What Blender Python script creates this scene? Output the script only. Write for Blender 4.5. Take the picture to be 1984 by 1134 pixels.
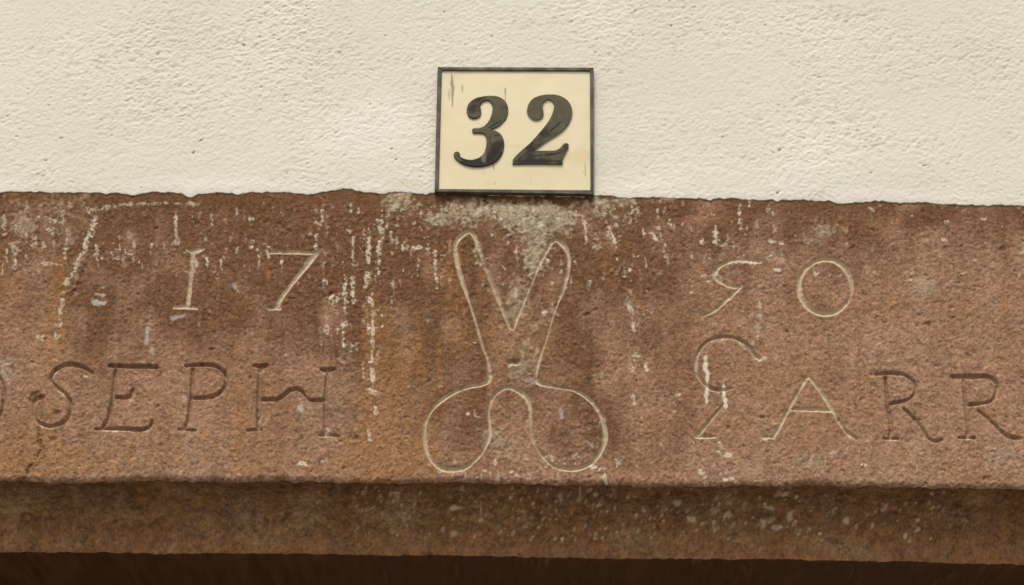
import bpy, bmesh, math
import numpy as np
from mathutils import Vector

S = bpy.context.scene
COL = S.collection
for o in list(bpy.data.objects):
    bpy.data.objects.remove(o)

# ------------------------------------------------------------------ camera
W, H = 1984.0, 1134.0
CAM = np.array([0.0, -2.2, 1.5])
TGT = np.array([0.0, 0.0, 2.4065])
HALF = 0.2065                          # half picture width / distance
fwd = TGT - CAM; DIST = np.linalg.norm(fwd); fwd = fwd / DIST
right = np.array([1.0, 0, 0]); up = np.cross(right, fwd)
cam = bpy.data.cameras.new('camera'); cam_o = bpy.data.objects.new('camera', cam); COL.objects.link(cam_o)
cam_o.location = CAM
cam_o.rotation_euler = Vector(fwd).to_track_quat('-Z', 'Y').to_euler()
cam.sensor_fit = 'HORIZONTAL'; cam.sensor_width = 36.0; cam.lens = 18.0 / HALF
cam.clip_start = 0.05; cam.clip_end = 500
S.camera = cam_o

# ------------------------------------------------------------------ light
SUN_EL, SUN_AZ = math.radians(58), math.radians(-14)     # azimuth from straight out of the wall, minus = from the left
to_sun = Vector((math.cos(SUN_EL) * math.sin(SUN_AZ), -math.cos(SUN_EL) * math.cos(SUN_AZ), math.sin(SUN_EL)))
world = bpy.data.worlds.new('World'); S.world = world; world.use_nodes = True
wn, wl = world.node_tree.nodes, world.node_tree.links
bg = wn['Background']
sky = wn.new('ShaderNodeTexSky'); sky.sky_type = 'NISHITA'; sky.sun_disc = False
sky.sun_elevation = SUN_EL
sky.sun_rotation = math.atan2(to_sun.x, to_sun.y)
sky.air_density = 1.6; sky.dust_density = 4.0; sky.ozone_density = 0.6
hsv = wn.new('ShaderNodeHueSaturation'); hsv.inputs['Saturation'].default_value = 0.25   # thin cloud: a pale sky
wl.new(sky.outputs[0], hsv.inputs['Color']); wl.new(hsv.outputs[0], bg.inputs['Color'])
bg.inputs['Strength'].default_value = 0.12
sun = bpy.data.lights.new('sun', 'SUN'); sun.energy = 1.5; sun.angle = math.radians(11); sun.color = (1.0, 0.93, 0.80)
sun_o = bpy.data.objects.new('sun', sun); COL.objects.link(sun_o)
sun_o.rotation_euler = to_sun.to_track_quat('Z', 'Y').to_euler(); sun_o.location = (-2, -4, 6)
S.view_settings.view_transform = 'Standard'; S.view_settings.look = 'None'
S.view_settings.exposure = 0.36; S.view_settings.gamma = 1.0; S.view_settings.use_curve_mapping = False

# ------------------------------------------------------------------ helpers
def unproj(px, py, y=0.0):
    """point where the sight line of a photograph pixel meets the plane at depth y"""
    px = np.asarray(px, float); py = np.asarray(py, float)
    u = (px - W / 2) / (W / 2) * HALF; v = -(py - H / 2) / (W / 2) * HALF
    d = [fwd[i] + u * right[i] + v * up[i] for i in range(3)]
    t = (y - CAM[1]) / d[1]
    return CAM[0] + t * d[0], CAM[2] + t * d[2]

def proj(x, y, z):
    r = (x - CAM[0], y - CAM[1], z - CAM[2])
    f = sum(r[i] * fwd[i] for i in range(3))
    u = sum(r[i] * right[i] for i in range(3)) / f; v = sum(r[i] * up[i] for i in range(3)) / f
    return u / HALF * W / 2 + W / 2, -v / HALF * W / 2 + H / 2

RNG = np.random.default_rng(17)

def noise(shape, sx, sy=None, rot=0.0):
    """smooth random field, feature size sx, sy in cells, zero mean and unit spread"""
    sy = sy or sx
    ny, nx = shape
    F = np.fft.rfft2(RNG.standard_normal(shape))
    ky = np.fft.fftfreq(ny)[:, None] * 2 * np.pi; kx = np.fft.rfftfreq(nx)[None, :] * 2 * np.pi
    c, s = math.cos(rot), math.sin(rot)
    a = kx * c + ky * s; b = -kx * s + ky * c
    F *= np.exp(-0.5 * ((a * sx * 0.5) ** 2 + (b * sy * 0.5) ** 2))
    n = np.fft.irfft2(F, shape)
    n -= n.mean()
    return n / n.std()

def sstep(a, b, x):
    t = np.clip((x - a) / (b - a), 0, 1)
    return t * t * (3 - 2 * t)

def catmull(pts, n=6, closed=False):
    p = [np.array(q, float) for q in pts]
    if len(p) < 3:
        return np.array(p)
    out = []; m = len(p)
    rng = range(m) if closed else range(m - 1)
    for i in rng:
        p1, p2 = p[i], p[(i + 1) % m]
        p0 = p[(i - 1) % m] if closed or i > 0 else 2 * p1 - p2
        p3 = p[(i + 2) % m] if closed or i + 2 < m else 2 * p2 - p1
        for k in range(n):
            t = k / n
            out.append(0.5 * (2 * p1 + (p2 - p0) * t + (2 * p0 - 5 * p1 + 4 * p2 - p3) * t * t + (3 * p1 - p0 - 3 * p2 + p3) * t ** 3))
    if not closed:
        out.append(p[-1])
    return np.array(out)

def link_mesh(name, me, mat=None, parent=None):
    o = bpy.data.objects.new(name, me); COL.objects.link(o)
    if mat: me.materials.append(mat)
    if parent: o.parent = parent
    return o

def quads_mesh(name, V, Q, attrs, mat, parent=None, smooth=True):
    me = bpy.data.meshes.new(name)
    nv, nq = len(V), len(Q)
    me.vertices.add(nv); me.vertices.foreach_set('co', V.astype(np.float32).ravel())
    me.loops.add(nq * 4); me.loops.foreach_set('vertex_index', Q.astype(np.int32).ravel())
    me.polygons.add(nq); me.polygons.foreach_set('loop_start', np.arange(0, nq * 4, 4, dtype=np.int32))
    me.polygons.foreach_set('loop_total', np.full(nq, 4, dtype=np.int32))
    me.polygons.foreach_set('use_smooth', np.full(nq, smooth, dtype=bool))
    me.update(calc_edges=True)
    for k, a in attrs.items():
        at = me.attributes.new(k, 'FLOAT', 'POINT'); at.data.foreach_set('value', a.astype(np.float32).ravel())
    return link_mesh(name, me, mat, parent)

def grid_quads(ny, nx):
    i = np.arange(ny * nx).reshape(ny, nx)
    # rows run upward (z grows), columns to the right; outside faces -y
    return np.stack([i[:-1, :-1], i[:-1, 1:], i[1:, 1:], i[1:, :-1]], -1)

def sub_mesh(name, V, Qsel, attrs, mat, parent):
    u, inv = np.unique(Qsel.ravel(), return_inverse=True)
    return quads_mesh(name, V[u], inv.reshape(-1, 4), {k: a[u] for k, a in attrs.items()}, mat, parent)

def box_bm(bm, x0, x1, y0, y1, z0, z1, bevel=0.0):
    r = bmesh.ops.create_cube(bm, size=1)
    for v in r['verts']:
        v.co = Vector(((x0 + x1) / 2 + v.co.x * (x1 - x0), (y0 + y1) / 2 + v.co.y * (y1 - y0), (z0 + z1) / 2 + v.co.z * (z1 - z0)))
    if bevel:
        es = {e for v in r['verts'] for e in v.link_edges}
        bmesh.ops.bevel(bm, geom=list(es), offset=bevel, segments=2, profile=0.6, affect='EDGES')

def bm_obj(name, bm, mat, parent=None, smooth=False):
    me = bpy.data.meshes.new(name); bm.to_mesh(me); bm.free()
    if smooth:
        me.polygons.foreach_set('use_smooth', [True] * len(me.polygons))
    return link_mesh(name, me, mat, parent)

def thing(name, label, cat, loc=(0, 0, 0)):
    o = bpy.data.objects.new(name, None); COL.objects.link(o); o.location = loc
    o.empty_display_size = 0.05
    o['label'] = label; o['category'] = cat; o['kind'] = 'thing'
    return o

# ------------------------------------------------------------------ materials
class Mat:
    def __init__(s, name, rough=0.9, spec=0.2):
        s.m = bpy.data.materials.new(name); s.m.use_nodes = True
        s.n = s.m.node_tree.nodes; s.l = s.m.node_tree.links
        s.b = s.n['Principled BSDF']; s.b.inputs['Roughness'].default_value = rough
        s.b.inputs['Specular IOR Level'].default_value = spec
        s.tc = s.n.new('ShaderNodeTexCoord')
    def noise(s, scale, detail=3, rough=0.55, vec=None, dist=0.0):
        t = s.n.new('ShaderNodeTexNoise'); t.inputs['Scale'].default_value = scale
        t.inputs['Detail'].default_value = detail; t.inputs['Roughness'].default_value = rough
        t.inputs['Distortion'].default_value = dist
        s.l.new(vec or s.tc.outputs['Object'], t.inputs['Vector']); return t.outputs['Fac']
    def mapping(s, scale, rot=(0, 0, 0)):
        m = s.n.new('ShaderNodeMapping'); m.inputs['Scale'].default_value = scale; m.inputs['Rotation'].default_value = rot
        s.l.new(s.tc.outputs['Object'], m.inputs['Vector']); return m.outputs[0]
    def ramp(s, f, a, b, lo=0.0, hi=1.0):
        r = s.n.new('ShaderNodeMapRange'); r.inputs[1].default_value = a; r.inputs[2].default_value = b
        r.inputs[3].default_value = lo; r.inputs[4].default_value = hi
        s.l.new(f, r.inputs[0]); return r.outputs[0]
    def attr(s, name):
        a = s.n.new('ShaderNodeAttribute'); a.attribute_name = name; return a.outputs['Fac']
    def math(s, op, a, b):
        m = s.n.new('ShaderNodeMath'); m.operation = op
        for i, v in enumerate((a, b)):
            if isinstance(v, (int, float)): m.inputs[i].default_value = v
            else: s.l.new(v, m.inputs[i])
        return m.outputs[0]
    def mix(s, f, a, b, blend='MIX'):
        m = s.n.new('ShaderNodeMix'); m.data_type = 'RGBA'; m.blend_type = blend
        for sock, v in ((m.inputs[0], f), (m.inputs[6], a), (m.inputs[7], b)):
            if isinstance(v, (int, float)): sock.default_value = v
            elif isinstance(v, tuple): sock.default_value = (*v, 1)
            else: s.l.new(v, sock)
        return m.outputs[2]
    def color(s, c):
        if isinstance(c, tuple): s.b.inputs['Base Color'].default_value = (*c, 1)
        else: s.l.new(c, s.b.inputs['Base Color'])
    def bump(s, h, dist, strength=1.0):
        b = s.n.new('ShaderNodeBump'); b.inputs['Distance'].default_value = dist; b.inputs['Strength'].default_value = strength
        s.l.new(h, b.inputs['Height']); s.l.new(b.outputs[0], s.b.inputs['Normal'])

def stone_material(name='red_sandstone'):
    M = Mat(name, 0.92, 0.15)
    n1 = M.noise(9, 4); n2 = M.noise(520, 2, 0.6); n3 = M.noise(1100, 2, 0.6); n4 = M.noise(45, 4, 0.65)
    c = M.mix(M.ramp(n1, 0.35, 0.65), (0.274, 0.151, 0.089), (0.300, 0.181, 0.116))
    c = M.mix(M.ramp(n4, 0.42, 0.70, 0, 0.45), c, (0.276, 0.142, 0.069))
    c = M.mix(M.attr('dirt_shade'), c, (0.128, 0.060, 0.027))  # real stains, and the shade painted into the stone colour
    c = M.mix(M.attr('ochre'), c, (0.28, 0.135, 0.050))
    c = M.mix(M.attr('grey'), c, (0.325, 0.265, 0.175))
    g = M.math('ADD', M.ramp(n2, 0.3, 0.7, 0.86, 1.16), M.ramp(n3, 0.3, 0.7, -0.16, 0.16))
    g = M.math('ADD', g, M.attr('grain'))
    v = M.n.new('ShaderNodeCombineColor')
    for i in range(3): M.l.new(g, v.inputs[i])
    c = M.mix(1.0, c, v.outputs[0], 'MULTIPLY')
    c = M.mix(M.attr('deposit'), c, (0.52, 0.41, 0.275))
    c = M.mix(M.attr('pale'), c, (0.62, 0.545, 0.415))
    c = M.mix(M.attr('blue'), c, (0.44, 0.43, 0.40))
    M.color(c)
    M.bump(M.math('ADD', n2, M.math('MULTIPLY', n3, 0.6)), 0.0006, 0.4)
    return M.m
STONE = stone_material()

def plaster_material():
    M = Mat('lime_plaster', 0.93, 0.15)
    n1 = M.noise(5, 4); n2 = M.noise(260, 3, 0.6); n3 = M.noise(22, 4, 0.6)
    c = M.mix(M.ramp(n1, 0.35, 0.68), (0.660, 0.618, 0.522), (0.700, 0.662, 0.572))
    c = M.mix(M.ramp(n3, 0.5, 0.8, 0, 0.5), c, (0.63, 0.575, 0.485))
    c = M.mix(M.attr('pit'), c, (0.44, 0.385, 0.30))
    c = M.mix(M.attr('fresh'), c, (0.775, 0.725, 0.645))
    c = M.mix(M.attr('stain'), c, (0.60, 0.46, 0.31))
    M.color(c); M.bump(n2, 0.0008, 0.6)
    return M.m
PLASTER = plaster_material()

def plain(name, col, col2=None, scale=20, rough=0.85, bump=0.0, spec=0.3):
    M = Mat(name, rough, spec); n = M.noise(scale, 4)
    M.color(M.mix(M.ramp(n, 0.35, 0.65), col, col2 or tuple(k * 0.8 for k in col)))
    if bump: M.bump(n, bump)
    return M.m

# ------------------------------------------------------------------ setting: ground
bm = bmesh.new()
bmesh.ops.create_grid(bm, x_segments=8, y_segments=8, size=150)
ground = bm_obj('ground', bm, plain('ground_stone', (0.20, 0.18, 0.15), (0.14, 0.125, 0.10), 6, 0.9, 0.01))
ground['kind'] = 'structure'; ground['label'] = 'grey brown paved street in front of the house'

# ------------------------------------------------------------------ lintel profile lines (photograph pixels)
def line(x, pts):
    return np.interp(x, [p[0] for p in pts], [p[1] for p in pts])
TOP_EDGE = [(-400, 371), (0, 372), (300, 374), (700, 371), (860, 374), (1150, 380), (1400, 384), (1700, 391), (1984, 398), (2400, 408)]
ARRIS = [(-400, 929), (0, 929), (400, 930), (900, 937), (1300, 941), (1700, 942), (1984, 948), (2400, 956)]
FOOT = [(-400, 1070), (0, 1070), (400, 1072), (1000, 1079), (1500, 1084), (1984, 1094), (2400, 1104)]
LX = 0.88                                             # half length of the lintel

# columns: fine across the picture, coarser out to the ends
STEP = 1.3 * 0.000495
fine = np.arange(-0.535, 0.535, STEP)
def widen(a, lim, q=1.06):
    out = [a[-1]]; s = STEP
    while out[-1] + s < lim:
        s *= q; out.append(out[-1] + s)
    return np.array(out[1:] + [lim] if lim - out[-1] > s * .3 else out[1:-1] + [lim])
ext = widen(fine, LX, 1.10)
XS = np.concatenate([-ext[::-1], fine, ext])
nx = len(XS); edge_fade = sstep(0.62, 0.53, np.abs(XS))

# arris height in world for each column
pxc, _ = proj(XS, 0 * XS, 0 * XS + 2.22)
z_arris = unproj(pxc, line(pxc, ARRIS))[1]
wob = noise((4, nx), 40)[0] * 0.0004 + noise((4, nx), 10)[0] * 0.0005 + noise((4, nx), 4)[0] * 0.0003 + noise((4, nx), 160)[0] * 0.0006
z_arris = z_arris + wob * edge_fade
z_top = unproj(W / 2, 345)[1]
NR = int((z_top - z_arris.mean()) / STEP)
t = np.linspace(0, 1, NR)[:, None]
ZG = z_arris[None] * (1 - t) + z_top * t
XG = np.repeat(XS[None], NR, 0)
PX, PY = proj(XG, 0 * XG, ZG)
shape = XG.shape

# ------------------------------------------------------------------ strokes cut into the stone
def stroke_field(segs_pts, widths, pad=6):
    """distance minus half width, on the box of cells round the stroke"""
    p = np.asarray(segs_pts, float); w = np.asarray(widths, float)
    m = w.max() / 2 + pad
    xs, zs = unproj(np.array([p[:, 0].min() - m, p[:, 0].max() + m, p[:, 0].min() - m, p[:, 0].max() + m]),
                    np.array([p[:, 1].min() - m, p[:, 1].min() - m, p[:, 1].max() + m, p[:, 1].max() + m]))
    c0, c1 = np.searchsorted(XS, [xs.min(), xs.max()])
    zc = ZG[:, min(max((c0 + c1) // 2, 0), nx - 1)]
    r0, r1 = np.searchsorted(zc, [zs.min(), zs.max()])
    r0 = max(r0 - 3, 0); r1 = min(r1 + 3, NR); c0 = max(c0 - 1, 0); c1 = min(c1 + 1, nx)
    if r1 <= r0 or c1 <= c0: return None
    X, Y = PX[r0:r1, c0:c1], PY[r0:r1, c0:c1]
    best = np.full(X.shape, 1e9)
    for i in range(len(p) - 1):
        a, b = p[i], p[i + 1]; d = b - a; L = max((d ** 2).sum(), 1e-9)
        tt = np.clip(((X - a[0]) * d[0] + (Y - a[1]) * d[1]) / L, 0, 1)
        ww = w[i] + (w[i + 1] - w[i]) * tt
        best = np.minimum(best, np.hypot(X - a[0] - tt * d[0], Y - a[1] - tt * d[1]) - ww / 2)
    return (slice(r0, r1), slice(c0, c1)), best

def path(pts, w, closed=False, n=6):
    """pts (x, y) with one width or one per point"""
    ws = [w] * len(pts) if isinstance(w, (int, float)) else w
    q = catmull([(a, b, c) for (a, b), c in zip(pts, ws)], n, closed)
    if closed: q = np.vstack([q, q[:1]])
    return q[:, :2], np.maximum(q[:, 2], 2.0)

def ell(cx, cy, rx, ry, n=14):
    return [(cx + rx * math.cos(2 * math.pi * i / n), cy + ry * math.sin(2 * math.pi * i / n)) for i in range(n)]

def z4(L): return [(780 + x / 3.78, 360 + y / 3.78) for x, y in L]
def z7(L): return [(780 + x / 3.543, 640 + y / 3.543) for x, y in L]

SC = (z4([(490, 338), (440, 360), (400, 405), (385, 460), (400, 560), (430, 680), (470, 800), (510, 920), (545, 1030)]) +
      z7([(548, 105), (585, 200), (598, 290), (592, 338), (545, 370), (440, 392), (360, 420), (270, 480), (200, 550), (162, 620), (150, 700), (160, 800),
          (190, 880), (245, 935), (320, 957), (420, 945), (500, 890), (560, 810), (595, 730), (600, 650), (592, 570), (605, 490), (640, 430),
          (700, 397), (760, 400), (830, 440), (868, 500), (875, 580), (880, 670), (902, 760), (950, 850), (1020, 920), (1100, 950), (1200, 950),
          (1290, 915), (1350, 850), (1385, 770), (1390, 690), (1365, 600), (1320, 520), (1260, 460), (1180, 415), (1100, 400), (1000, 378),
          (932, 358), (918, 325), (925, 260), (950, 170), (985, 70)]) +
      z4([(1100, 960), (1140, 860), (1180, 740), (1210, 640), (1220, 540), (1200, 470), (1165, 425), (1120, 398), (1082, 430), (1040, 500),
          (1000, 580), (950, 700), (890, 850), (840, 960), (800, 1048), (740, 930), (690, 800), (640, 670), (590, 540), (550, 440), (525, 370)]))

# each carving: name, label, deposit (how much pale dust lies in the cut), depth factor, strokes
CARVINGS = [
 ('carved_numeral', 'numeral 1 with serifs cut into the stone', 0.95, 0.55, [
    path([(374, 485), (373, 500), (369, 550), (364, 595)], [9, 8, 8, 8]),
    path([(361, 483), (377, 486), (395, 482)], [4, 11, 4]), path([(337, 597), (361, 595), (382, 599)], [4, 8, 4])]),
 ('carved_numeral', 'numeral 7 with a long slanting stem', 0.95, 0.65, [
    path([(519, 490), (541, 489), (580, 490), (615, 491)], [6, 7, 7, 6]), path([(517, 485), (521, 498)], 5),
    path([(612, 492), (596, 513), (570, 545), (546, 577), (536, 597)], [12, 9, 8, 8, 10]), path([(521, 599), (541, 598)], [5, 8])]),
 ('carved_numeral', 'numeral 5 with a hooked top and straight tail', 0.95, 0.8, [
    path([(1472, 507), (1438, 504), (1412, 507), (1391, 519), (1385, 532), (1396, 545), (1417, 555), (1432, 557)], [7, 8, 7, 8, 10, 9, 7, 6]),
    path([(1434, 556), (1406, 583), (1382, 603), (1366, 611)], [8, 8, 7, 5])]),
 ('carved_numeral', 'round numeral 0 at the end of the date', 0.92, 0.85, [path(ell(1599, 556, 51, 53), 9.3, True)]),
 ('carved_letter', 'letter O, cut off by the edge of the picture', 0.05, 1.5, [path(ell(-45, 770, 53, 62), 10, True)]),
 ('carved_letter', 'letter S with a curled lower bowl', 0.16, 1.5, [
    path([(179, 723), (158, 711), (135, 707), (116, 712), (103, 722), (99, 737), (112, 752), (127, 764), (137, 782), (135, 804), (121, 819),
          (99, 827), (79, 822), (68, 811), (65, 792), (69, 776), (84, 769)], [6, 9, 10, 9, 8, 7, 7, 8, 9, 10, 9, 8, 8, 8, 9, 11, 8]), path([(81, 776), (84, 795), (82, 812)], [6, 7, 5])]),
 ('carved_letter', 'letter E with serifs', 0.10, 1.6, [
    path([(212, 709), (250, 710), (303, 711)], [9, 9, 10]), path([(303, 710), (303, 718)], 6),
    path([(224, 716), (217, 775), (210, 809), (198, 829)], [9, 9, 10, 9]),
    path([(222, 770), (248, 769), (257, 754)], [8, 9, 7]),
    path([(185, 831), (240, 831), (271, 833), (290, 827), (294, 815)], [6, 9, 9, 9, 7])]),
 ('carved_letter', 'letter P', 0.08, 1.5, [
    path([(360, 709), (395, 708), (418, 711), (435, 725), (437, 747), (423, 764), (401, 771), (376, 772)], [8, 9, 9, 8, 9, 9, 9, 8]),
    path([(374, 714), (370, 773), (364, 815), (357, 831)], [8, 9, 9, 8]), path([(346, 832), (378, 834)], [6, 7])]),
 ('carved_letter', 'letter H with an arched crossbar', 0.12, 1.6, [
    path([(493, 709), (506, 711), (518, 708)], [7, 12, 6]), path([(504, 715), (502, 775), (500, 834)], [10, 11, 9]),
    path([(479, 835), (506, 834)], [6, 7]),
    path([(508, 775), (535, 775), (550, 767), (564, 756), (581, 756), (592, 768), (603, 776), (631, 776)], [7, 9, 9, 9, 9, 7, 9, 9]),
    path([(623, 716), (634, 718), (647, 715)], [7, 12, 7]), path([(634, 722), (631, 775), (630, 842)], [9, 10, 10]),
    path([(619, 844), (632, 843), (657, 845)], [5, 10, 4])]),
 ('carved_letter', 'taller letter C', 0.55, 1.3, [
    path([(1472, 694), (1460, 684), (1448, 668), (1428, 656), (1400, 652), (1372, 661), (1355, 679), (1348, 699), (1350, 722), (1362, 741), (1379, 752), (1400, 755), (1420, 751)],
         [9, 10, 8, 8, 8, 7, 7, 7, 7, 7, 8, 7, 5])]),
 ('carved_letter', 'hooked stroke under the taller letter', 0.9, 1.0, [
    path([(1401, 784), (1379, 810), (1352, 843)], [6, 8, 8]), path([(1349, 846), (1386, 845)], [7, 6])]),
 ('carved_letter', 'letter A', 0.80, 0.85, [
    path([(1565, 730), (1541, 768), (1521, 806), (1503, 840), (1494, 848)], [6, 8, 8, 7, 6]), path([(1477, 848), (1499, 848)], [5, 6]),
    path([(1565, 730), (1586, 752), (1610, 790), (1621, 811), (1638, 834), (1660, 850)], [6, 8, 8, 5, 7, 7]), path([(1538, 793), (1610, 795)], [8, 8])]),
 ('carved_letter', 'letter R with a curved leg, beside the A', 0.10, 1.35, [
    path([(1697, 725), (1731, 723), (1755, 727), (1772, 741), (1774, 758), (1758, 775), (1722, 782)], [7, 10, 8, 8, 8, 8, 8]),
    path([(1716, 732), (1721, 782), (1727, 827), (1726, 848)], [8, 9, 9, 8]), path([(1713, 849), (1739, 850)], [6, 8]),
    path([(1752, 792), (1772, 810), (1786, 830), (1800, 849), (1814, 855), (1826, 851)], [6, 8, 8, 8, 9, 6])]),
 ('carved_letter', 'letter R at the right edge of the picture', 0.10, 1.35, [
    path([(1845, 729), (1879, 731), (1914, 731), (1931, 744), (1929, 765), (1917, 779), (1877, 785)], [8, 11, 9, 8, 8, 8, 8]),
    path([(1867, 734), (1871, 782), (1876, 827), (1874, 848)], [8, 9, 8, 8]), path([(1858, 848), (1888, 849)], [5, 7]),
    path([(1896, 796), (1917, 813), (1938, 834), (1955, 846), (1978, 849)], [6, 8, 8, 9, 8])]),
 ('carved_scissors', 'outline of open scissors cut into the stone, blades up', 0.92, 1.0, [path(SC, [(7.8 + 1.5 * math.sin(i * 1.7) + 1.4 * math.sin(i * .61)) * (.62 if 1035 < p[0] < 1090 and 560 < p[1] < 735 else .72 if 900 < p[0] < 950 and 600 < p[1] < 715 else .8 if 1000 < p[0] < 1052 and 490 < p[1] < 600 else 1) for i, p in enumerate(SC)], True, 5)]),
 ('rivet_dimple', 'small dimple for the pivot of the scissors', 0.35, 0.9, [path([(987, 703), (1003, 703)], [11, 11])]),
]

PXM = 0.000495                                  # metres per photograph pixel on the wall
cut = np.zeros(shape); ids = np.zeros(shape, int); deposit = np.zeros(shape)
wn1 = noise(shape, 7) * 0.45 + noise(shape, 22) * 0.5
for k, (nm, lab, dep, df, strokes) in enumerate(CARVINGS, 1):
    for p, w in strokes:
        r = stroke_field(p, w)
        if r is None: continue
        sl, d = r
        d = d + wn1[sl] * 0.45
        depth = np.clip(-d + 0.6, 0, 4.6) * PXM * 1.25 * df
        depth = np.where(d < 0.6, depth, 0)
        cut[sl] = np.maximum(cut[sl], depth)
        ids[sl] = np.where((d < 1.4) & (ids[sl] == 0), k, ids[sl])
        dd = sstep(1.2, -1.2, d) * dep
        deposit[sl] = np.maximum(deposit[sl], dd)

# ------------------------------------------------------------------ weathering masks on the lintel, some light and shade painted in
def paint(mask, pts, w, amp=1.0, soft=1.2, wob=0.0):
    r = stroke_field(pts, np.full(len(pts), w) if np.isscalar(w) else w, 5 + soft)
    if r is None: return
    sl, d = r
    if wob: d = d + rough_n[sl] * wob
    mask[sl] = np.maximum(mask[sl], amp * sstep(soft, -soft, d))

def blobs(L, X=None, Y=None):
    X = PX if X is None else X; Y = PY if Y is None else Y
    m = np.zeros(X.shape)
    for cx, cy, rx, ry, a in L:
        m += a * np.exp(-(((X - cx) / rx) ** 2 + ((Y - cy) / ry) ** 2))
    return m

rough_n = noise(shape, 2.5) * 0.6 + noise(shape, 6) * 0.7
speck = noise(shape, 2.2, 2.6); speck2 = noise(shape, 4.0, 4.5); med = noise(shape, 26, 32); big = noise(shape, 90, 110); strk = noise(shape, 4, 60); strk2 = noise(shape, 12, 160)
pale = np.zeros(shape); blue = np.zeros(shape)

# explicit marks --------------------------------------------------
paint(pale, [(186, 420), (180, 438), (168, 465), (163, 485)], [6, 10, 9, 8], 0.8, 2.5, 2.2)          # mortar in the old crack
paint(pale, [(163, 485), (150, 510), (140, 530), (128, 552)], [8, 9, 10, 5], 0.75, 2.5, 2.2)
paint(pale, [(122, 568), (119, 590), (116, 615), (112, 630)], [4, 9, 7, 9], 0.65, 2.5, 2.2)
paint(pale, [(162, 398), (176, 408), (200, 403), (240, 396), (290, 394), (385, 395)], [7, 9, 6, 4, 4, 3], 0.55, 2, 1.8)
paint(pale, [(130, 462), (126, 500)], 5, 0.7, 2, 2); paint(pale, [(88, 512), (110, 512)], 5, 0.6, 1.5, 2); paint(pale, [(28, 475), (30, 515)], 8, 0.5, 3, 3)
for x, y in ((77, 653), (112, 652), (100, 425), (98, 446)): paint(pale, [(x - 3, y), (x + 3, y + 2)], 8, 0.75, 2, 1.5)
for a, b, c, d, w in ((738, 450, 734, 485, 9), (735, 492, 733, 530, 5), (716, 448, 714, 505, 6), (740, 410, 738, 470, 4), (685, 462, 684, 512, 4), (668, 540, 668, 600, 8),
                      (684, 540, 685, 590, 6), (712, 530, 706, 560, 8), (714, 580, 722, 588, 9), (664, 630, 666, 672, 5), (722, 620, 720, 700, 4), (721, 715, 722, 750, 7),
                      (716, 755, 728, 762, 10), (726, 788, 728, 800, 6), (716, 835, 717, 848, 8), (633, 545, 634, 552, 7), (843, 488, 845, 540, 5), (810, 515, 809, 535, 4), (806, 482, 815, 480, 8),
                      (613, 458, 613, 480, 3), (545, 505, 547, 530, 4), (340, 418, 341, 470, 4), (401, 500, 402, 515, 5), (428, 505, 428, 520, 4), (380, 505, 381, 515, 4),
                      (1132, 430, 1137, 468, 5), (1180, 440, 1192, 470, 6), (1194, 480, 1198, 505, 4), (1220, 585, 1229, 640, 4), (1228, 690, 1229, 712, 4), (1252, 705, 1253, 725, 5),
                      (1229, 770, 1230, 782, 6), (1246, 440, 1247, 460, 4), (1262, 450, 1270, 463, 5), (1299, 425, 1301, 440, 4), (1386, 440, 1388, 472, 5), (1433, 405, 1434, 445, 4),
                      (1451, 388, 1452, 400, 5), (1408, 468, 1410, 476, 4), (1423, 472, 1422, 486, 4)):
    paint(pale, [(a, b), (c, d)], w, 0.78, 1.5, 2.0)
for x, y, w in ((1362, 468, 7), (1497, 468, 11), (1514, 473, 7), (1497, 494, 9), (1290, 496, 6), (1216, 525, 8), (1364, 536, 8), (1370, 546, 9), (1582, 528, 7), (1342, 567, 6), (1569, 476, 6),
                (1506, 524, 6), (1614, 877, 9), (1673, 900, 9), (1392, 877, 7), (1412, 882, 11), (1358, 914, 11), (1405, 930, 7), (1418, 928, 6), (1312, 765, 7), (1980, 490, 9), (1692, 527, 6),
                (586, 900, 10), (853, 915, 7), (990, 915, 8), (1001, 923, 7), (938, 912, 6), (1150, 905, 8), (1166, 910, 8), (1830, 465, 7), (1834, 430, 6), (1905, 425, 5), (1748, 410, 5),
                (905, 803, 4), (917, 665, 8), (995, 710, 9), (1972, 535, 5), (1866, 530, 5), (1690, 405, 6), (1052, 607, 7), (514, 473, 6), (486, 478, 6), (508, 392, 7), (487, 425, 7)):
    paint(pale, [(x - w * .4, y), (x + w * .4, y)], w * .75, 0.80, 1.6, 1.6)
chalk = np.zeros(shape)
paint(chalk, [(1368, 690), (1366, 712), (1371, 728), (1368, 778)], [6, 8, 6, 7], 0.95, 1.2, 1.2)       # white chalk strokes over the letter
paint(chalk, [(1402, 735), (1403, 752), (1404, 770), (1407, 788)], [4, 5, 8, 7], 0.95, 1.2, 1.2)
paint(blue, [(183, 587), (202, 588)], 7, 0.75, 1.5, 1.5); paint(blue, [(186, 572), (200, 572)], 5, 0.6, 1.5, 1.5); paint(blue, [(192, 560), (202, 558)], 4, 0.5, 1.5, 1.5)
paint(blue, [(286, 638), (285, 662)], 10, 0.6, 2, 1.6); paint(blue, [(293, 672), (296, 685)], 6, 0.4, 2, 1.6); paint(blue, [(335, 617), (356, 611)], 6, 0.55, 2, 1.6)
paint(blue, [(582, 790), (587, 798)], 9, 0.6, 2, 1.6); paint(blue, [(1196, 905), (1208, 885)], 5, 0.4, 2, 2); paint(blue, [(456, 553), (459, 562)], 7, 0.45, 2, 1.6)
paint(blue, [(1086, 796), (1087, 808)], 7, 0.55, 2, 1.6); paint(blue, [(919, 794), (920, 806), (928, 809)], 3, 0.6, 1.2, .5)
paint(blue, [(1050, 600), (1054, 612)], 6, 0.4, 2, 1.6); paint(blue, [(1032, 738), (1026, 746)], 8, 0.5, 2, 1.6)

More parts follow.
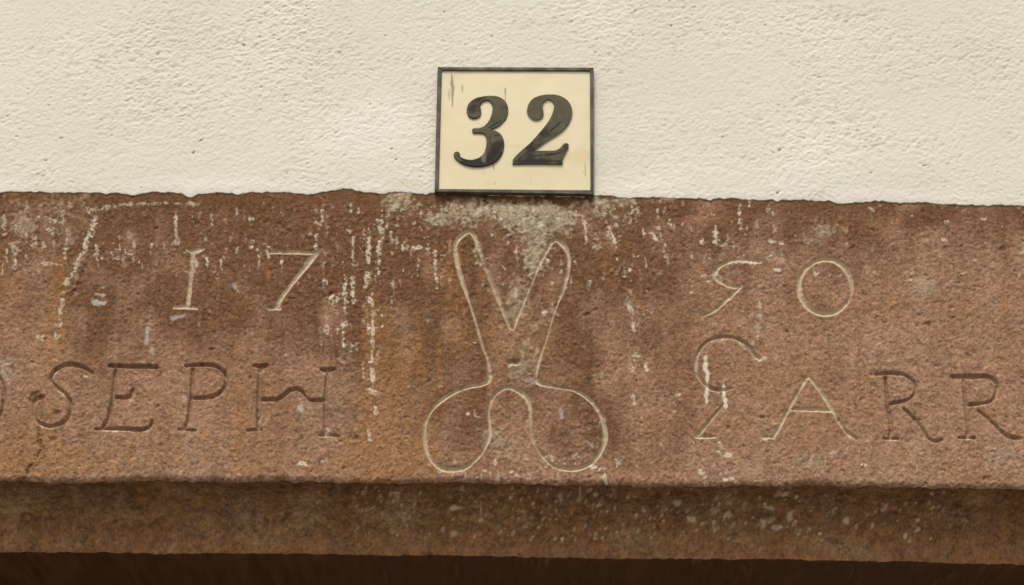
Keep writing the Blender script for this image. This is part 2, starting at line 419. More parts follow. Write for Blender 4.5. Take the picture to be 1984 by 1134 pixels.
for p, w, a_ in (([(196, 834), (243, 835)], 3.5, .7), ([(243, 835), (285, 836)], 2.5, .35), ([(68, 816), (82, 827), (102, 831)], 4, .6), ([(163, 731), (172, 733)], 6, .5), ([(115, 758), (126, 768)], 3.5, .6),
                ([(632, 832), (632, 840)], 8, .7), ([(620, 846), (656, 846)], 3, .6), ([(501, 722), (512, 721)], 5, .5), ([(629, 725), (641, 724)], 5, .5), ([(503, 812), (503, 834)], 2.5, .7),
                ([(1718, 852), (1736, 852)], 4, .7), ([(1868, 851), (1884, 851)], 3, .5), ([(1463, 697), (1480, 694)], 7, .7), ([(1640, 845), (1656, 851)], 5, .6), ([(1482, 850), (1498, 850)], 3, .5), ([(1352, 848), (1384, 848)], 4, .7),
                ([(1378, 664), (1400, 657), (1426, 661), (1446, 675)], 3.5, .45), ([(1364, 746), (1380, 756), (1404, 758)], 4.5, .75), ([(1412, 511), (1438, 509), (1464, 511)], 4.5, .7), ([(1392, 522), (1388, 532), (1398, 543)], 5, .6), ([(105, 730), (109, 722)], 4, .4), ([(1356, 682), (1350, 700), (1350, 718)], 4, .55), ([(252, 776), (262, 778)], 5, .4), ([(434, 729), (438, 734)], 4, .45)):
    paint(pale, p, w, a_, 1.4, 1.2)  # pale residue, and sunlit lower edges of the cuts painted pale
# scattered drips: thin runs of old limewash, denser in some places
drng = np.random.default_rng(5)
def drips(x0, x1, y0, y1, n, l0, l1, w0, w1, amp):
    for _ in range(int(n * 1.15)):
        x = drng.uniform(x0, x1); y = drng.uniform(y0, y1); l = drng.uniform(l0, l1)
        paint(pale, [(x, y), (x + drng.uniform(-2, 2), y + l)] if drng.random() < .80 else [(x - l * .2, y), (x + drng.uniform(-3, 6), y + drng.uniform(-2, 5))], drng.uniform(w0, w1) * drng.uniform(.5, .95), min(.9, drng.uniform(.3, 1.15) * amp * 1.25), 1.0, 1.9)
drips(0, 130, 400, 515, 55, 3, 24, 2, 5, .50)
drips(185, 300, 450, 520, 34, 3, 16, 2, 5, .52)
drips(300, 640, 395, 540, 75, 2, 18, 2, 4.5, .42)
drips(620, 775, 395, 640, 90, 3, 26, 2, 5.5, .55)
drips(650, 740, 520, 720, 20, 3, 22, 2, 4.5, .48)
drips(770, 900, 385, 545, 55, 3, 18, 2, 5, .45)
drips(930, 1260, 390, 560, 105, 3, 20, 2, 4.5, .42)
drips(1215, 1265, 560, 800, 18, 3, 26, 2, 4, .42)
drips(1250, 1560, 390, 500, 66, 2, 18, 2, 4.5, .40)
drips(1440, 1490, 560, 690, 16, 3, 14, 2, 5, .40)
drips(1560, 1984, 395, 560, 30, 2, 5, 2.5, 5, .38)
drips(880, 1200, 880, 935, 55, 2, 16, 2, 4.5, .46)
drips(1270, 1450, 850, 935, 26, 2, 6, 2, 5, .42)
drips(1100, 1180, 780, 900, 26, 2, 10, 2, 4, .34)
drips(890, 1240, 388, 440, 90, 1, 5, 3, 8, .40)
drips(1000, 1060, 430, 520, 24, 1, 5, 3, 7, .35)
drips(0, 1984, 560, 930, 70, 1, 5, 2, 4.5, .30)

mortar = blobs([(925, 410, 70, 26, 1.0), (1060, 415, 95, 28, 1.1), (1025, 462, 60, 40, 1.0), (1036, 505, 22, 34, 1.0), (785, 395, 40, 20, .9), (1180, 395, 60, 16, .7), (850, 425, 22, 12, .7),
                (1250, 388, 60, 7, .6), (925, 500, 16, 26, .55), (1395, 400, 60, 14, .35), (1200, 425, 30, 12, .5), (1000, 410, 40, 20, .6)])
mortar_n = mortar + (0.24 * med + 0.20 * speck2 + .08 * speck) * sstep(.04, .40, mortar) - 0.08
grey = sstep(0.15, 1.05, mortar_n) * 0.88
grey = np.maximum(grey, sstep(0.25, 0.75, blobs([(90, 420, 110, 50, .42), (15, 725, 22, 30, .7), (1790, 550, 30, 26, .75), (1810, 475, 24, 20, .6), (1985, 870, 160, 70, .35),
                       (1000, 640, 55, 140, .55), (1000, 860, 60, 60, .5), (1410, 635, 55, 30, .55), (1600, 900, 140, 30, .35), (1590, 460, 40, 30, .4)]) + .14 * med + .10 * speck2) * .55)
is_mortar = blobs([(925, 410, 70, 26, 1.0), (1060, 415, 95, 28, 1.1), (1030, 455, 50, 30, 0.9)]) + 0.06 * np.clip(med, -1.5, 1.5) > 0.62

ochre = sstep(0.30, 0.95, blobs([(120, 560, 22, 90, .8), (95, 660, 30, 70, .8), (60, 860, 70, 70, .8), (90, 900, 90, 40, .9), (735, 770, 40, 160, 1.35), (790, 700, 30, 140, .5), (730, 610, 16, 90, .6), (820, 840, 40, 60, .5), (775, 880, 70, 60, .75), (720, 640, 30, 60, .5),
                 (880, 600, 60, 120, .5), (10, 560, 40, 40, .4), (330, 860, 200, 60, .35), (1390, 580, 40, 60, .4), (850, 740, 60, 60, .4), (1900, 560, 100, 60, .25), (1540, 855, 50, 20, .5), (985, 385, 40, 8, 1.0),
                 (1640, 440, 60, 20, .35), (560, 905, 140, 30, .3), (250, 900, 120, 30, .35)]) + .16 * big + .14 * strk + .10 * speck2) * .46

yy = PY + 34 * big * 0.6
dirt_shade = blobs([(150, 420, 420, 110, .75), (480, 440, 320, 170, .62), (700, 430, 220, 170, .55), (1100, 470, 330, 120, .55), (1500, 395, 700, 60, .62), (1850, 430, 260, 90, .42), (250, 600, 240, 90, .42), (640, 600, 180, 130, .34),
              (200, 680, 60, 50, .35), (740, 600, 70, 190, .25), (1130, 700, 26, 110, .62), (1110, 650, 18, 60, .3), (1172, 850, 40, 80, .60), (700, 560, 40, 150, .22), (800, 640, 30, 160, .22), (870, 820, 50, 70, .25), (250, 640, 120, 34, .18), (80, 800, 60, 50, .2), (900, 800, 90, 110, .36), (1020, 740, 200, 200, .20), (1300, 640, 130, 200, .25), (1400, 500, 220, 120, .28),
              (1310, 860, 90, 60, .22), (1070, 830, 60, 80, .2), (800, 640, 60, 120, .30), (1000, 560, 110, 170, .30), (880, 700, 80, 120, .2), (1100, 850, 70, 70, .22), (1000, 480, 160, 60, .25), (1280, 780, 100, 100, .15)])
dirt_shade = np.clip(dirt_shade * (1.08 + .22 * med) + 0.085 * med + 0.08 * big + 0.085 * strk + 0.08 * strk2 - 0.06, 0, 0.95)
dirt_shade = np.clip(dirt_shade * (1 + 0.28 * speck2 * 0.5), 0, 0.92)
top_shade = sstep(34, 4, PY - line(PX, TOP_EDGE) + 5 * med) * 0.20                        # shadow of the plaster edge, painted as a darker strip
dirt_shade = np.clip(np.maximum(dirt_shade, 0) + top_shade * (1 - is_mortar), 0, 0.93) * (1 - 0.85 * grey)
# hairline crack running down to the arris
crk = np.zeros(shape)
paint(crk, [(76, 832), (74, 850), (82, 868), (70, 888), (56, 906), (48, 925)], [5, 4, 5, 4, 4, 3], 1.0, 1.6, 2.0)
paint(crk, [(140, 575), (150, 560), (170, 500)], [6, 4, 3], .8, 2, 2.2)
paint(crk, [(60, 775), (66, 768), (76, 765)], [12, 14, 10], .9, 3, 2)
for x, y, w in ((1912, 926, 13), (1845, 595, 9), (1680, 605, 10), (1780, 610, 8), (1970, 527, 8), (1690, 748, 9), (1780, 785, 10), (1672, 630, 6), (985, 700, 3), (1855, 550, 6), (512, 965, 5), (905, 660, 9), (1846, 615, 8)):
    paint(crk, [(x - w * .4, y), (x + w * .4, y + 1)], w * .7, .5, 2.6, 1.6)
dirt_shade = np.maximum(dirt_shade, crk * 0.75)
fine_n = noise(shape, 1.5, 1.2)
grain = 0.14 * fine_n + 0.10 * noise(shape, 3.2, 1.9) + 0.05 * speck2 + 0.03 * strk
pale *= np.clip(0.74 + 0.46 * noise(shape, 2.0, 1.8) + 0.22 * speck2, 0.0, 1.1)
pale[chalk > 0] = np.maximum(pale, chalk)[chalk > 0]
deposit *= np.clip(0.90 + 0.10 * speck2 + 0.22 * med, 0.25, 1.15)
deposit *= 1 - blobs([(1066, 640, 26, 80, .55), (922, 650, 20, 70, .35), (1028, 550, 25, 45, .4), (1650, 570, 22, 40, .6), (1745, 760, 60, 60, .3)])
deposit = np.clip(deposit * 1.15, 0, 0.92)

# ------------------------------------------------------------------ stone surface
hgt = 0.00014 * speck + 0.00016 * speck2 + 0.00012 * noise(shape, 9) + 0.00022 * med + 0.0006 * big      # plus = out of the wall
pits = np.clip(noise(shape, 5, 4) - 1.9, 0, 2) * 0.0006 + np.clip(noise(shape, 9, 8) - 2.3, 0, 2) * 0.0012
hgt *= 1 - .8 * sstep(45, 6, PY - line(PX, TOP_EDGE))
hgt = hgt - pits - cut - crk * 0.0016 + pale * 0.0002
hgt += 0.0005 * sstep(.3, 1., mortar_n)
# broken hollow in the top edge under the number plate
hol = np.exp(-((PX - 1000) / 90) ** 2) * sstep(412, 384, PY)
hgt -= 0.0025 * hol
hgt -= 0.0010 * sstep(14, 0, PY - line(PX, TOP_EDGE) + 4 * med) * (1 - hol) * 0.3
# arris: rounded and worn
da = (ZG - z_arris[None])
hgt -= 0.0028 * np.clip(1 - da / 0.0060, 0, 1) ** 2 * (1 + 0.12 * med)
hgt *= edge_fade[None] * 0.9 + 0.1
und = sstep(6, -3, PY - line(PX, TOP_EDGE))
hgt = hgt * (1 - und) - 0.0001 * und - 0.006 * sstep(-11, -24, PY - line(PX, TOP_EDGE))
V = np.stack([XG, -hgt, ZG], -1).reshape(-1, 3)
attrs = dict(dirt_shade=dirt_shade, ochre=ochre, grey=grey, grain=grain, deposit=deposit, pale=np.clip(pale, 0, .95), blue=blue)
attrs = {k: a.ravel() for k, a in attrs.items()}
Q = grid_quads(NR, nx)
cid = ids[:-1, :-1] if False else np.maximum(np.maximum(ids[:-1, :-1], ids[1:, 1:]), np.maximum(ids[1:, :-1], ids[:-1, 1:]))
mo = (is_mortar[:-1, :-1] & (cid == 0))

lintel = thing('stone_lintel', 'carved red sandstone door lintel with a date, letters and an open pair of scissors', 'lintel', (0, 0, 2.15))
LO = np.array([0, 0, 2.15])
Vl = V - LO
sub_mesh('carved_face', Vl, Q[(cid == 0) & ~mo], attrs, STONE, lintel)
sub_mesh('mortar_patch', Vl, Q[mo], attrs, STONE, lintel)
for k, (nm, lab, *_r) in enumerate(CARVINGS, 1):
    sel = Q[cid == k]
    if len(sel):
        o = sub_mesh(nm, Vl, sel, attrs, STONE, lintel); o['label'] = lab

# moulding below the face: hollow running back to the soffit
cs = slice(0, nx, 1)
xs2 = XS[cs]; n2 = len(xs2); NM = 80
DEPTH = 0.046
pxf = proj(xs2, 0 * xs2, 0 * xs2 + 2.15)[0]
z_foot = unproj(pxf, line(pxf, FOOT) + noise((4, n2), 120)[0] * .6 + noise((4, n2), 12)[0] * .6 + noise((4, n2), 4)[0] * .5, DEPTH)[1]
za = z_arris[cs]; y0 = V.reshape(NR, nx, 3)[0, cs, 1]
tt = np.linspace(0, 1, NM)[:, None]
a = tt * math.pi / 2
dep = (0.66 * np.sin(a) + 0.34 * tt); drop = (0.66 * (1 - np.cos(a)) + 0.34 * tt)
Ym = y0[None] + (DEPTH - y0[None]) * dep
Zm = za[None] + (z_foot - za)[None] * drop
sh2 = (NM, n2)
s1 = noise(sh2, 4.0, 2.6); s2 = noise(sh2, 9, 5); s3 = noise(sh2, 44, 14); s4 = noise(sh2, 9, 16, 0.7)
fade = (np.sin(np.pi * tt) ** 0.5) * edge_fade[cs][None]
off = (0.00016 * noise(sh2, 2.0, 1.4) + 0.00026 * s1 + 0.00036 * s2 + 0.0005 * s3 + 0.00025 * s4) * fade
Ym = Ym - off * 0.7; Zm = Zm - off * 0.7
Xm = np.repeat(xs2[None], NM, 0)
pX, pY = proj(Xm, Ym, Zm)
mp = np.zeros(sh2)
frng = np.random.default_rng(11)
def flecks(x0, x1, y0, y1, n, w0, w1, l, amp):
    for _ in range(n):
        x = frng.uniform(x0, x1); y = frng.uniform(y0, y1); w = frng.uniform(w0, w1) * frng.uniform(.55, 1.0) / 2; h = w * frng.uniform(.7, 1 + l)
        c0, c1 = np.searchsorted(pxf, [x - 20, x + 20])
        d = np.hypot((pX[:, c0:c1] - x + 0.35 * (pY[:, c0:c1] - y)) / w, (pY[:, c0:c1] - y) / h) + 0.30 * s1[:, c0:c1]
        mp[:, c0:c1] = np.maximum(mp[:, c0:c1], frng.uniform(.25, 1) * amp * sstep(1.25, .55, d))
flecks(680, 1000, 942, 1045, 110, 4, 9, .8, .50)
flecks(980, 1420, 942, 1050, 170, 5, 10, .8, .60)
flecks(1380, 1560, 950, 1035, 40, 5, 14, .8, .60)
flecks(1540, 1830, 955, 1050, 64, 5, 10, .5, .60)
flecks(0, 700, 945, 1060, 30, 3, 7, .5, .25)
flecks(1800, 1984, 960, 1060, 10, 3, 7, .5, .25)
for x, y, w, h in ((1124, 955, 5, 22), (932, 990, 4, 26), (1086, 965, 8, 20), (880, 985, 18, 8), (880, 1034, 14, 10), (770, 958, 9, 18), (1310, 975, 14, 10), (1495, 984, 14, 10), (1505, 1022, 18, 9), (1478, 1012, 8, 18), (1530, 1002, 10, 18), (1640, 1008, 10, 14), (1340, 1005, 14, 10)):
    d = np.hypot((pX - x) / w * 1.6, (pY - y) / h * 1.6) + .2 * s1
    mp = np.maximum(mp, .55 * sstep(1.2, .5, d))
lined = np.hypot((pX - 660) / 400, (pY - (967 - (pX - 400) * -0.011)) / 1.6)
mp = np.maximum(mp, .14 * sstep(1.2, .4, lined) * np.clip(s3, 0, 1))
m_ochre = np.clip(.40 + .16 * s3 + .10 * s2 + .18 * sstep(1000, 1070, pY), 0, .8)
m_dirt_shade = np.clip(.84 - .16 * tt + .20 * sstep(.93, 1.0, tt) + .14 * s3 + .12 * noise(sh2, 8, 30) + .08 * s2, 0, .9)  # dirt with shade painted in: darker at the top and soffit edge
m_attrs = dict(dirt_shade=m_dirt_shade, ochre=m_ochre * .85, grey=np.clip(.10 * s3, 0, .3), grain=.13 * noise(sh2, 1.8, 1.2) + .09 * s1 + .06 * s2, deposit=np.clip(mp * 1.35 * (1 + .25 * s2), 0, .9), pale=0 * s1, blue=0 * s1)
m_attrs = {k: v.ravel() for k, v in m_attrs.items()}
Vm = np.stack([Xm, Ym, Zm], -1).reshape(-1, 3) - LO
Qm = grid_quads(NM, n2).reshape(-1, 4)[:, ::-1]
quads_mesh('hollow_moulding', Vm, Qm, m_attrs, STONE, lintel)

# soffit
NS = 28
ts = np.linspace(0, 1, NS)[:, None] ** 1.6
Ys = Ym[-1][None] + (0.30 - Ym[-1][None]) * ts
shs = (NS, n2)
q1 = noise(shs, 3); q2 = noise(shs, 9, 5)
Zs = Zm[-1][None] + ((0.0004 * q1 + 0.0007 * q2) * np.minimum(1, ts * 30)) * edge_fade[cs][None] + 0 * Ys
Xs_ = np.repeat(xs2[None], NS, 0)
sX, sY = proj(Xs_, Ys, Zs)
s_attr = dict(dirt_shade=np.clip(.86 + .08 * q2 + .05 * q1, 0, 1), ochre=0 * q1, grey=0.10 * np.clip(q2, 0, 2) * sstep(400, 1000, sX), grain=.06 * q1, deposit=0 * q1,
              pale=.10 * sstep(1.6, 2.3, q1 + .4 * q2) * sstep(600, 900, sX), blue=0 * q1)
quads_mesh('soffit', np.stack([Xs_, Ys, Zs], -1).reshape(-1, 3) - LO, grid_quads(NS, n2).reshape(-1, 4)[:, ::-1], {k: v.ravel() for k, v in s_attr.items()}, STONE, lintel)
# body of the block behind the worked faces
bm = bmesh.new(); box_bm(bm, -LX, LX, 0.062, 0.30, z_foot.max() + 0.004 - 2.15, z_top - 2.15)
bm_obj('block_core', bm, STONE, lintel)

# ------------------------------------------------------------------ plastered wall above
PS = 1.85 * PXM
finep = np.arange(-0.535, 0.535, PS)
STEP = PS
extp = widen(finep, 3.0, 1.12)
XP = np.concatenate([-extp[::-1], finep, extp]); npx = len(XP)
fp = sstep(0.70, 0.53, np.abs(XP))
ppx = proj(XP, 0 * XP, 0 * XP + 2.49)[0]
e1 = noise((4, npx), 10)[0]; e2 = noise((4, npx), 26)[0]; e3 = noise((4, npx), 3)[0]
ragged = 1.6 * np.clip(np.abs(e2) - .7, 0, 1.5) * np.sign(e2) + .6 * e1 + .7 * e3
for x, w, d in ((365, 12, 6), (458, 6, 5), (205, 5, 3), (255, 22, 5), (600, 18, 5), (1375, 8, 4), (1505, 6, 4), (1630, 16, 4), (665, -22, 6), (740, 10, 3)):
    ragged += (d if w > 0 else -d) * np.exp(-((ppx - x) / abs(w)) ** 2)
z_edge = unproj(ppx, line(ppx, TOP_EDGE) + ragged * fp, -0.0017)[1]
z_hi = unproj(W / 2, -70)[1]
NP = int((z_hi - z_edge.mean()) / PS)
Z1 = z_edge[None] + (z_hi - z_edge)[None] * np.linspace(0, 1, NP)[:, None]
zz = [z_hi]; s = PS
while zz[-1] < 5.4:
    s *= 1.14; zz.append(zz[-1] + s)
Z2 = np.repeat(np.array(zz[1:])[:, None], npx, 1)
Zp = np.vstack([Z1, Z2]); nrp = len(Zp); shp = Zp.shape
Xp = np.repeat(XP[None], nrp, 0)
pX, pY = proj(Xp, 0 * Xp, Zp)
# trowelled lime render: ridges, pits and smoothed patches
a1 = noise(shp, 6.5, 2.8, 0.30); a2 = noise(shp, 5.2, 2.4, 0.55); a3 = noise(shp, 2.6, 1.7, 0.25); a4 = noise(shp, 11, 4.0, 0.10)
mod = noise(shp, 52, 42); mod2 = noise(shp, 120, 100)
mm = np.clip(.74 + .22 * mod + .15 * mod2 + blobs([(100, 130, 230, 80, .45), (570, 100, 70, 150, .45), (1850, 120, 170, 110, .5), (1590, 60, 90, 50, .4), (330, 230, 120, 80, .3)], pX, pY) - blobs([(760, 250, 110, 110, .35), (1330, 260, 160, 80, .25), (680, 330, 300, 40, .3), (1500, 345, 400, 30, .3)], pX, pY), .46, 1.4)
a5 = noise(shp, 2.0, 1.3, 0.2)
a6 = noise(shp, 4.5, 2.6, .9)
tex = 0.24 * a1 + .34 * a2 + .66 * a3 + .14 * a4 + .75 * a5 + .30 * a6
tex = np.where(tex > 0, tex * .75, tex)                                   # hollows sharper than the ridges
hp = 0.00015 * tex * mm + 0.00006 * noise(shp, 1.5, 1.2) + (0.0003 * noise(shp, 60, 50) + 0.0006 * noise(shp, 260, 200)) * np.clip((Zp - z_edge[None]) / .03, 0, 1)
p_n = noise(shp, 3.2, 2.2, 0.3)
pit = np.clip(p_n - 2.75 + .35 * (mm - .5), 0, 1.6)
hp -= 0.0011 * pit
# lip where the plaster meets the stone
dl = np.clip((Zp - z_edge[None]) / (PS * 9), 0, 1)
hp = hp * (fp[None] * .9 + .1) * (0.35 + .65 * dl)
Yp = -(0.0011 + hp) + 0.0006 * (1 - dl) ** 2
# the broken lower rim turns back into the wall
r1 = np.stack([XP, Yp[0] + .0006, z_edge - .0001], -1); r2 = np.stack([XP, 0 * XP + .016, z_edge + .002], -1)
Vp = np.vstack([r2, r1, np.stack([Xp, Yp, Zp], -1).reshape(-1, 3)])
rp = lambda A: np.vstack([A[:1], A[:1], A]).ravel()
fresh = np.clip(sstep(26, 4, line(pX, TOP_EDGE) - pY + 8 * mod) * .5 + sstep(.2, .8, blobs([(640, 260, 120, 90, .6), (1180, 250, 60, 150, .35), (1400, 350, 200, 40, .4), (760, 200, 80, 120, .3)], pX, pY) + .18 * mod) * .55, 0, .85)
stain = sstep(.4, 1, blobs([(770, 358, 40, 9, .9), (400, 348, 50, 8, .5), (560, 345, 60, 10, .4), (553, 250, 26, 12, .5), (860, 120, 20, 60, .2)], pX, pY) + .16 * mod + .12 * a1) * .42
quads_mesh_attrs = dict(pit=rp(np.clip(pit * .9 + .22 * np.clip(-tex - 1.0, 0, 2) * mm, 0, .8)), fresh=rp(fresh), stain=rp(stain))
wall = thing('plastered_wall', 'cream lime plastered house wall above the red stone lintel', 'wall', (0, 0, 0))
quads_mesh('plaster_face', Vp, grid_quads(nrp + 2, npx).reshape(-1, 4), quads_mesh_attrs, PLASTER, wall)
bm = bmesh.new()
box_bm(bm, -3.0, 3.0, 0.30, 0.42, z_top, 5.3)
box_bm(bm, -3.0, -LX - .002, -0.004, 0.42, 0.0, z_top - .02); box_bm(bm, LX + .002, 3.0, -0.004, 0.42, 0.0, z_top - .02)
box_bm(bm, -3.0, -LX - .002, 0.05, 0.299, z_top - .02, 5.3); box_bm(bm, LX + .002, 3.0, 0.05, 0.299, z_top - .02, 5.3); box_bm(bm, -LX, LX, 0.05, 0.299, z_top + .004, 5.3)
bm_obj('masonry_core', bm, PLASTER, wall)

# jambs and door below the lintel (outside the picture; they shade the soffit)
zb = z_foot.min() - .003
for sgn, lab in ((-1, 'red sandstone door jamb under the left end of the lintel'), (1, 'red sandstone door jamb under the right end of the lintel')):
    bm = bmesh.new(); xa, xb = sorted((sgn * .62, sgn * LX)); box_bm(bm, xa, xb, 0.0 if False else .048, .30, 0, zb, .006)
    o = bm_obj('door_jamb', bm, STONE); o['label'] = lab; o['category'] = 'door jamb'; o['group'] = 'stone jambs of the doorway'
door = thing('wooden_door', 'dark brown boarded wooden door set back in the doorway', 'door', (0, .27, 0))
WOOD = plain('dark_wood', (0.06, 0.035, 0.02), (0.04, 0.022, 0.012), 14, 0.6)
for i in range(8):
    bm = bmesh.new(); x = -.616 + i * .154; box_bm(bm, x + .001, x + .153, -.02, .02, .01, zb - .004, .004)
    bm_obj('board', bm, WOOD, door)

# ------------------------------------------------------------------ house number plate
PT = 0.0050                                        # face of the plate stands this far off the wall
def on(px, py, d=PT):
    x, z = unproj(px, py, -d); return np.stack([x, 0 * x - d, z], -1)
C4 = [(848, 131), (1150, 132), (1150, 378), (842, 373)]          # corners, clockwise from top left
I4 = [(856, 137.5), (1143, 138.5), (1144, 369.5), (850, 367)]
plate = thing('house_number_plate', 'cream enamel house number plate 32 with a dark rim, standing on the lintel edge', 'house number', tuple(on(996, 376)[()]))
PO = np.array(plate.location)

ENR = Mat('plate_rim', 0.55, 0.4)
nr_ = ENR.noise(70, 4); nr2 = ENR.noise(16, 3)
ENR.color(ENR.mix(ENR.ramp(nr_, .4, .62), (0.045, 0.037, 0.027), ENR.mix(ENR.ramp(nr2, .4, .6), (0.075, 0.064, 0.046), (0.15, 0.13, 0.095)))); ENR.bump(nr_, .0004)
# rim: four mitred bars round the plate
def bar(a, b, ia, ib):
    bm = bmesh.new()
    f = [on(*a), on(*b), on(*ib), on(*ia)]
    k = [p + np.array([0, PT - .001, 0]) for p in f]
    f = [p - np.array([0, .0016, 0]) for p in f]
    vs = [bm.verts.new(Vector(p - PO)) for p in f + k]
    for q in ((0, 1, 2, 3), (7, 6, 5, 4), (0, 4, 5, 1), (1, 5, 6, 2), (2, 6, 7, 3), (3, 7, 4, 0)):
        bm.faces.new([vs[i] for i in q])
    bmesh.ops.recalc_face_normals(bm, faces=bm.faces)
    es = [e for e in bm.edges if abs(e.verts[0].co.y - e.verts[1].co.y) < 1e-6 and e.verts[0].co.y < 0]
    bmesh.ops.bevel(bm, geom=es, offset=.0007, segments=2, profile=.5, affect='EDGES')
    bm_obj('rim', bm, ENR.m, plate)
for i in range(4):
    j = (i + 1) % 4; bar(C4[i], C4[j], I4[i], I4[j])

# cream field with chips and scratches
EN = Mat('cream_enamel', 0.42, 0.35)
e_1 = EN.noise(28, 4, .6); e_2 = EN.noise(160, 3); e_3 = EN.noise(9, 3)
ce = EN.mix(EN.ramp(e_3, .4, .6), (0.690, 0.595, 0.390), (0.720, 0.630, 0.425))
ce = EN.mix(EN.ramp(e_1, .52, .75, 0, .35), ce, (0.70, 0.57, 0.33))
ce = EN.mix(EN.attr('tarnish'), ce, (0.62, 0.47, 0.24))
ce = EN.mix(EN.attr('chip'), ce, (0.16, 0.13, 0.085))
EN.color(ce); EN.bump(e_2, .0003, .25)
nu, nv = 230, 184
uu, vv = np.meshgrid(np.linspace(0, 1, nu), np.linspace(0, 1, nv))
I = [np.array(p, float) for p in I4]
fx = (1 - uu) * ((1 - vv) * I[3][0] + vv * I[0][0]) + uu * ((1 - vv) * I[2][0] + vv * I[1][0])
fy = (1 - uu) * ((1 - vv) * I[3][1] + vv * I[0][1]) + uu * ((1 - vv) * I[2][1] + vv * I[1][1])
g1 = noise(uu.shape, 2.3, 7); g2 = noise(uu.shape, 12, 14); g3 = noise(uu.shape, 40, 8)
dome = PT - .0004 + .0007 * np.sin(np.pi * uu) * np.sin(np.pi * vv) + .00006 * g2
fxw, fzw = unproj(fx, fy, -PT)
chip = np.zeros(uu.shape)
def scratch(x0, y0, x1, y1, w, amp):
    global chip
    tq = np.clip((fy - y0) / (y1 - y0), 0, 1); xc = x0 + (x1 - x0) * tq
    d = np.abs(fx - xc) / (w * (0.25 + .75 * np.sin(np.pi * tq) + 1e-3)) + 9 * ((fy < y0) | (fy > y1)) + .30 * g1
    chip = np.maximum(chip, amp * sstep(1.2, .5, d))
scratch(875, 141, 877, 208, 3.6, .75); scratch(871, 170, 870, 196, 2.2, .45); scratch(895, 163, 896, 180, 2.4, .55); scratch(979, 170, 979, 200, 1.8, .8); scratch(956, 312, 957, 330, 2.0, .6)
scratch(1134, 314, 1134, 342, 1.8, .55); scratch(1130, 330, 1129, 338, 1.2, .4); scratch(937, 330, 938, 338, 1.6, .25); scratch(1028, 345, 1028, 360, 1.5, .2); scratch(958, 350, 958, 360, 2, .25)
tarn = sstep(.4, 1.0, blobs([(1130, 305, 50, 18, .7), (1000, 283, 70, 3.0, .55), (1130, 150, 40, 25, .25), (870, 300, 40, 20, .35), (960, 352, 60, 12, .35)], fx, fy) + .20 * g2 + .14 * g3) * .38
quads_mesh('enamel_field', np.stack([fxw, -dome, fzw], -1).reshape(-1, 3) - PO, grid_quads(nv, nu).reshape(-1, 4), dict(chip=chip.ravel(), tarnish=tarn.ravel()), EN.m, plate)

# raised numerals
NM_ = Mat('numeral_paint', 0.30, 0.16)
m1 = NM_.noise(120, 4, .6); m2 = NM_.noise(40, 3)
geo = NM_.n.new('ShaderNodeNewGeometry'); sp = NM_.n.new('ShaderNodeSeparateXYZ'); NM_.l.new(geo.outputs['True Normal'], sp.inputs[0])
face = NM_.ramp(sp.outputs[1], -.98, -.8, 1, 0)                                    # olive front: faded paint with sky reflection painted in; edge shade painted black
ol = NM_.mix(NM_.ramp(m1, .4, .65), (0.082, 0.071, 0.041), (0.104, 0.091, 0.054))
sep = NM_.n.new('ShaderNodeSeparateXYZ'); NM_.l.new(NM_.tc.outputs['Object'], sep.inputs[0])
low = NM_.ramp(sep.outputs[2], .062, .024, 0, 1)                                   # darker shading low on the figures, painted black
shadem = NM_.ramp(NM_.math('ADD', NM_.math('MULTIPLY', low, .24), m2), .55, .66)
ol = NM_.mix(NM_.math('MULTIPLY', shadem, .9), ol, (0.022, 0.017, 0.014))
def seg(ax, ay, bx, by, w):
    # closeness to a streak given in plate coordinates
    A = on(820 + ax / 3.911, 110 + ay / 3.911, PT) - PO; B = on(820 + bx / 3.911, 110 + by / 3.911, PT) - PO
    ex, ez = B[0] - A[0], B[2] - A[2]; L = ex * ex + ez * ez
    X = NM_.math('SUBTRACT', sep.outputs[0], float(A[0])); Z = NM_.math('SUBTRACT', sep.outputs[2], float(A[2]))
    tq = NM_.math('ADD', NM_.math('MULTIPLY', X, float(ex / L)), NM_.math('MULTIPLY', Z, float(ez / L)))
    tq = NM_.ramp(tq, 0, 1, 0, 1)
    dx = NM_.math('SUBTRACT', X, NM_.math('MULTIPLY', tq, float(ex))); dz = NM_.math('SUBTRACT', Z, NM_.math('MULTIPLY', tq, float(ez)))
    d = NM_.math('SQRT', NM_.math('ADD', NM_.math('MULTIPLY', dx, dx), NM_.math('MULTIPLY', dz, dz)), 0.0)
    wm = w / 3.911 * PXM / 2
    d = NM_.math('ADD', d, NM_.math('MULTIPLY', NM_.math('SUBTRACT', m1, .5), wm * 2.2))
    return NM_.ramp(d, wm * 1.15, wm * .75)
dark = None
for q in ((1035, 508, 960, 570, 15), (890, 665, 720, 785, 11), (930, 752, 1030, 738, 20), (700, 797, 1040, 797, 13), (600, 650, 575, 715, 14), (555, 725, 495, 785, 42), (262, 752, 330, 808, 13),
          (500, 545, 590, 492, 14), (500, 630, 512, 600, 9), (540, 606, 575, 604, 12), (330, 815, 470, 820, 12), (430, 380, 445, 345, 10), (830, 760, 900, 752, 10)):
    k_ = seg(*q); dark = k_ if dark is None else NM_.math('MAXIMUM', dark, k_)
ol = NM_.mix(NM_.math('MULTIPLY', dark, .92), ol, (0.022, 0.017, 0.014))  # shading and reflections on the figures, painted as black streaks
ol = NM_.mix(NM_.math('MULTIPLY', seg(462, 720, 458, 790, 34), .75), ol, (0.165, 0.150, 0.140))
NM_.color(NM_.mix(face, (0.020, 0.015, 0.011), ol)); NM_.bump(m1, .0003, .5)

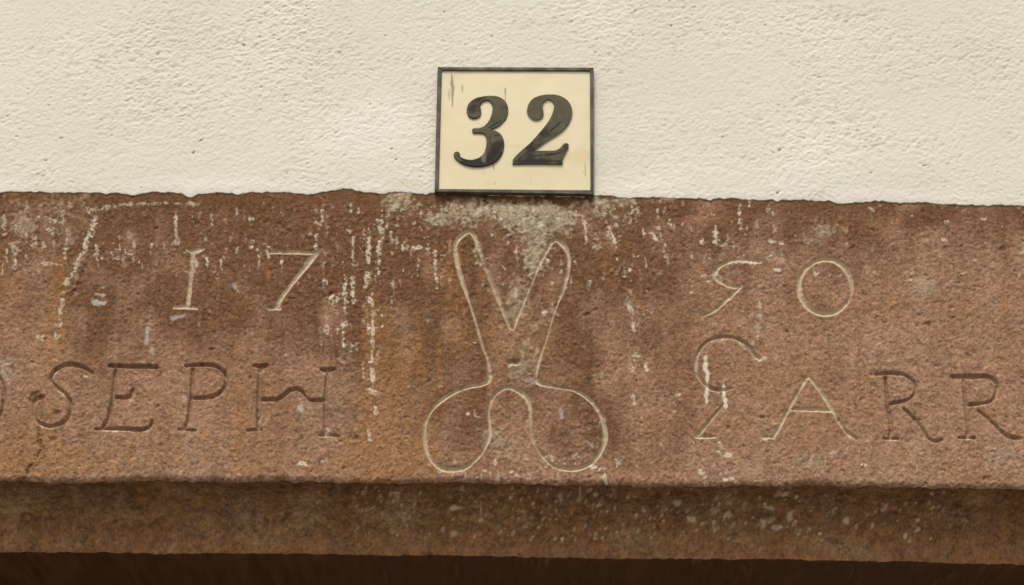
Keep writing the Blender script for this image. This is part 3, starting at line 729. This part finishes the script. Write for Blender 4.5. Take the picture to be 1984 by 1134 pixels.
THREE = [(330, 400), (345, 355), (385, 320), (440, 302), (510, 295), (570, 302), (615, 330), (640, 375), (642, 420), (628, 465), (595, 505), (552, 535), (514, 551), (562, 567), (595, 597),
         (612, 645), (608, 700), (588, 752), (545, 797), (480, 824), (410, 833), (345, 826), (290, 806), (250, 776), (231, 745), (240, 723), (262, 719), (277, 733), (276, 752), (305, 770),
         (350, 780), (400, 773), (445, 748), (470, 705), (480, 650), (475, 605), (455, 582), (420, 577), (382, 577), (370, 560), (382, 541), (420, 540), (460, 525), (495, 490), (518, 440), (526, 390),
         (517, 350), (495, 331), (465, 333), (440, 350), (430, 375), (438, 405), (435, 438), (415, 461), (380, 467), (350, 456), (334, 430)]
TWO = [(790, 410), (800, 365), (830, 325), (880, 300), (950, 290), (1020, 295), (1080, 325), (1115, 370), (1125, 420), (1110, 480), (1070, 540), (1010, 590), (930, 640), (860, 690), (812, 719), (816, 719), (900, 716),
       (990, 715), (1030, 702), (1056, 675), (1075, 659), (1096, 664), (1096, 685), (1077, 720), (1057, 760), (1047, 805), (1044, 808), (1038, 809), (860, 809), (692, 809), (686, 806), (684, 780), (740, 720), (810, 660), (870, 595), (920, 535), (960, 480), (985, 425),
       (996, 370), (985, 335), (960, 322), (930, 325), (905, 350), (900, 385), (908, 420), (900, 455), (875, 472), (845, 475), (815, 460), (795, 435)]
RAISE = 0.0018
for pts in (THREE, TWO):
    q = catmull(pts, 4, True)
    P = on(820 + q[:, 0] / 3.911, 110 + q[:, 1] / 3.911, PT + RAISE) - PO
    cu = bpy.data.curves.new('numeral', 'CURVE'); cu.dimensions = '2D'; cu.fill_mode = 'BOTH'
    sp_ = cu.splines.new('POLY'); sp_.points.add(len(P) - 1)
    for i, p in enumerate(P): sp_.points[i].co = (p[0], p[2], 0, 1)
    sp_.use_cyclic_u = True
    cu.extrude = RAISE / 2 - .0006; cu.bevel_depth = .0006; cu.bevel_resolution = 2; cu.offset = -.0005
    tmp = bpy.data.objects.new('tmp', cu); COL.objects.link(tmp)
    me = bpy.data.meshes.new_from_object(tmp.evaluated_get(bpy.context.evaluated_depsgraph_get()))
    bpy.data.objects.remove(tmp); bpy.data.curves.remove(cu)
    co = np.zeros(len(me.vertices) * 3); me.vertices.foreach_get('co', co); co = co.reshape(-1, 3)
    co = np.stack([co[:, 0], -(RAISE / 2) - co[:, 2], co[:, 1]], -1)
    me.vertices.foreach_set('co', co.ravel()); me.update(); me.name = 'numeral'; me.materials.clear()
    link_mesh('numeral', me, NM_.m, plate)

print('TRIS', sum(len(o.data.loops) - 2 * len(o.data.polygons) for o in S.objects if o.type == 'MESH'))
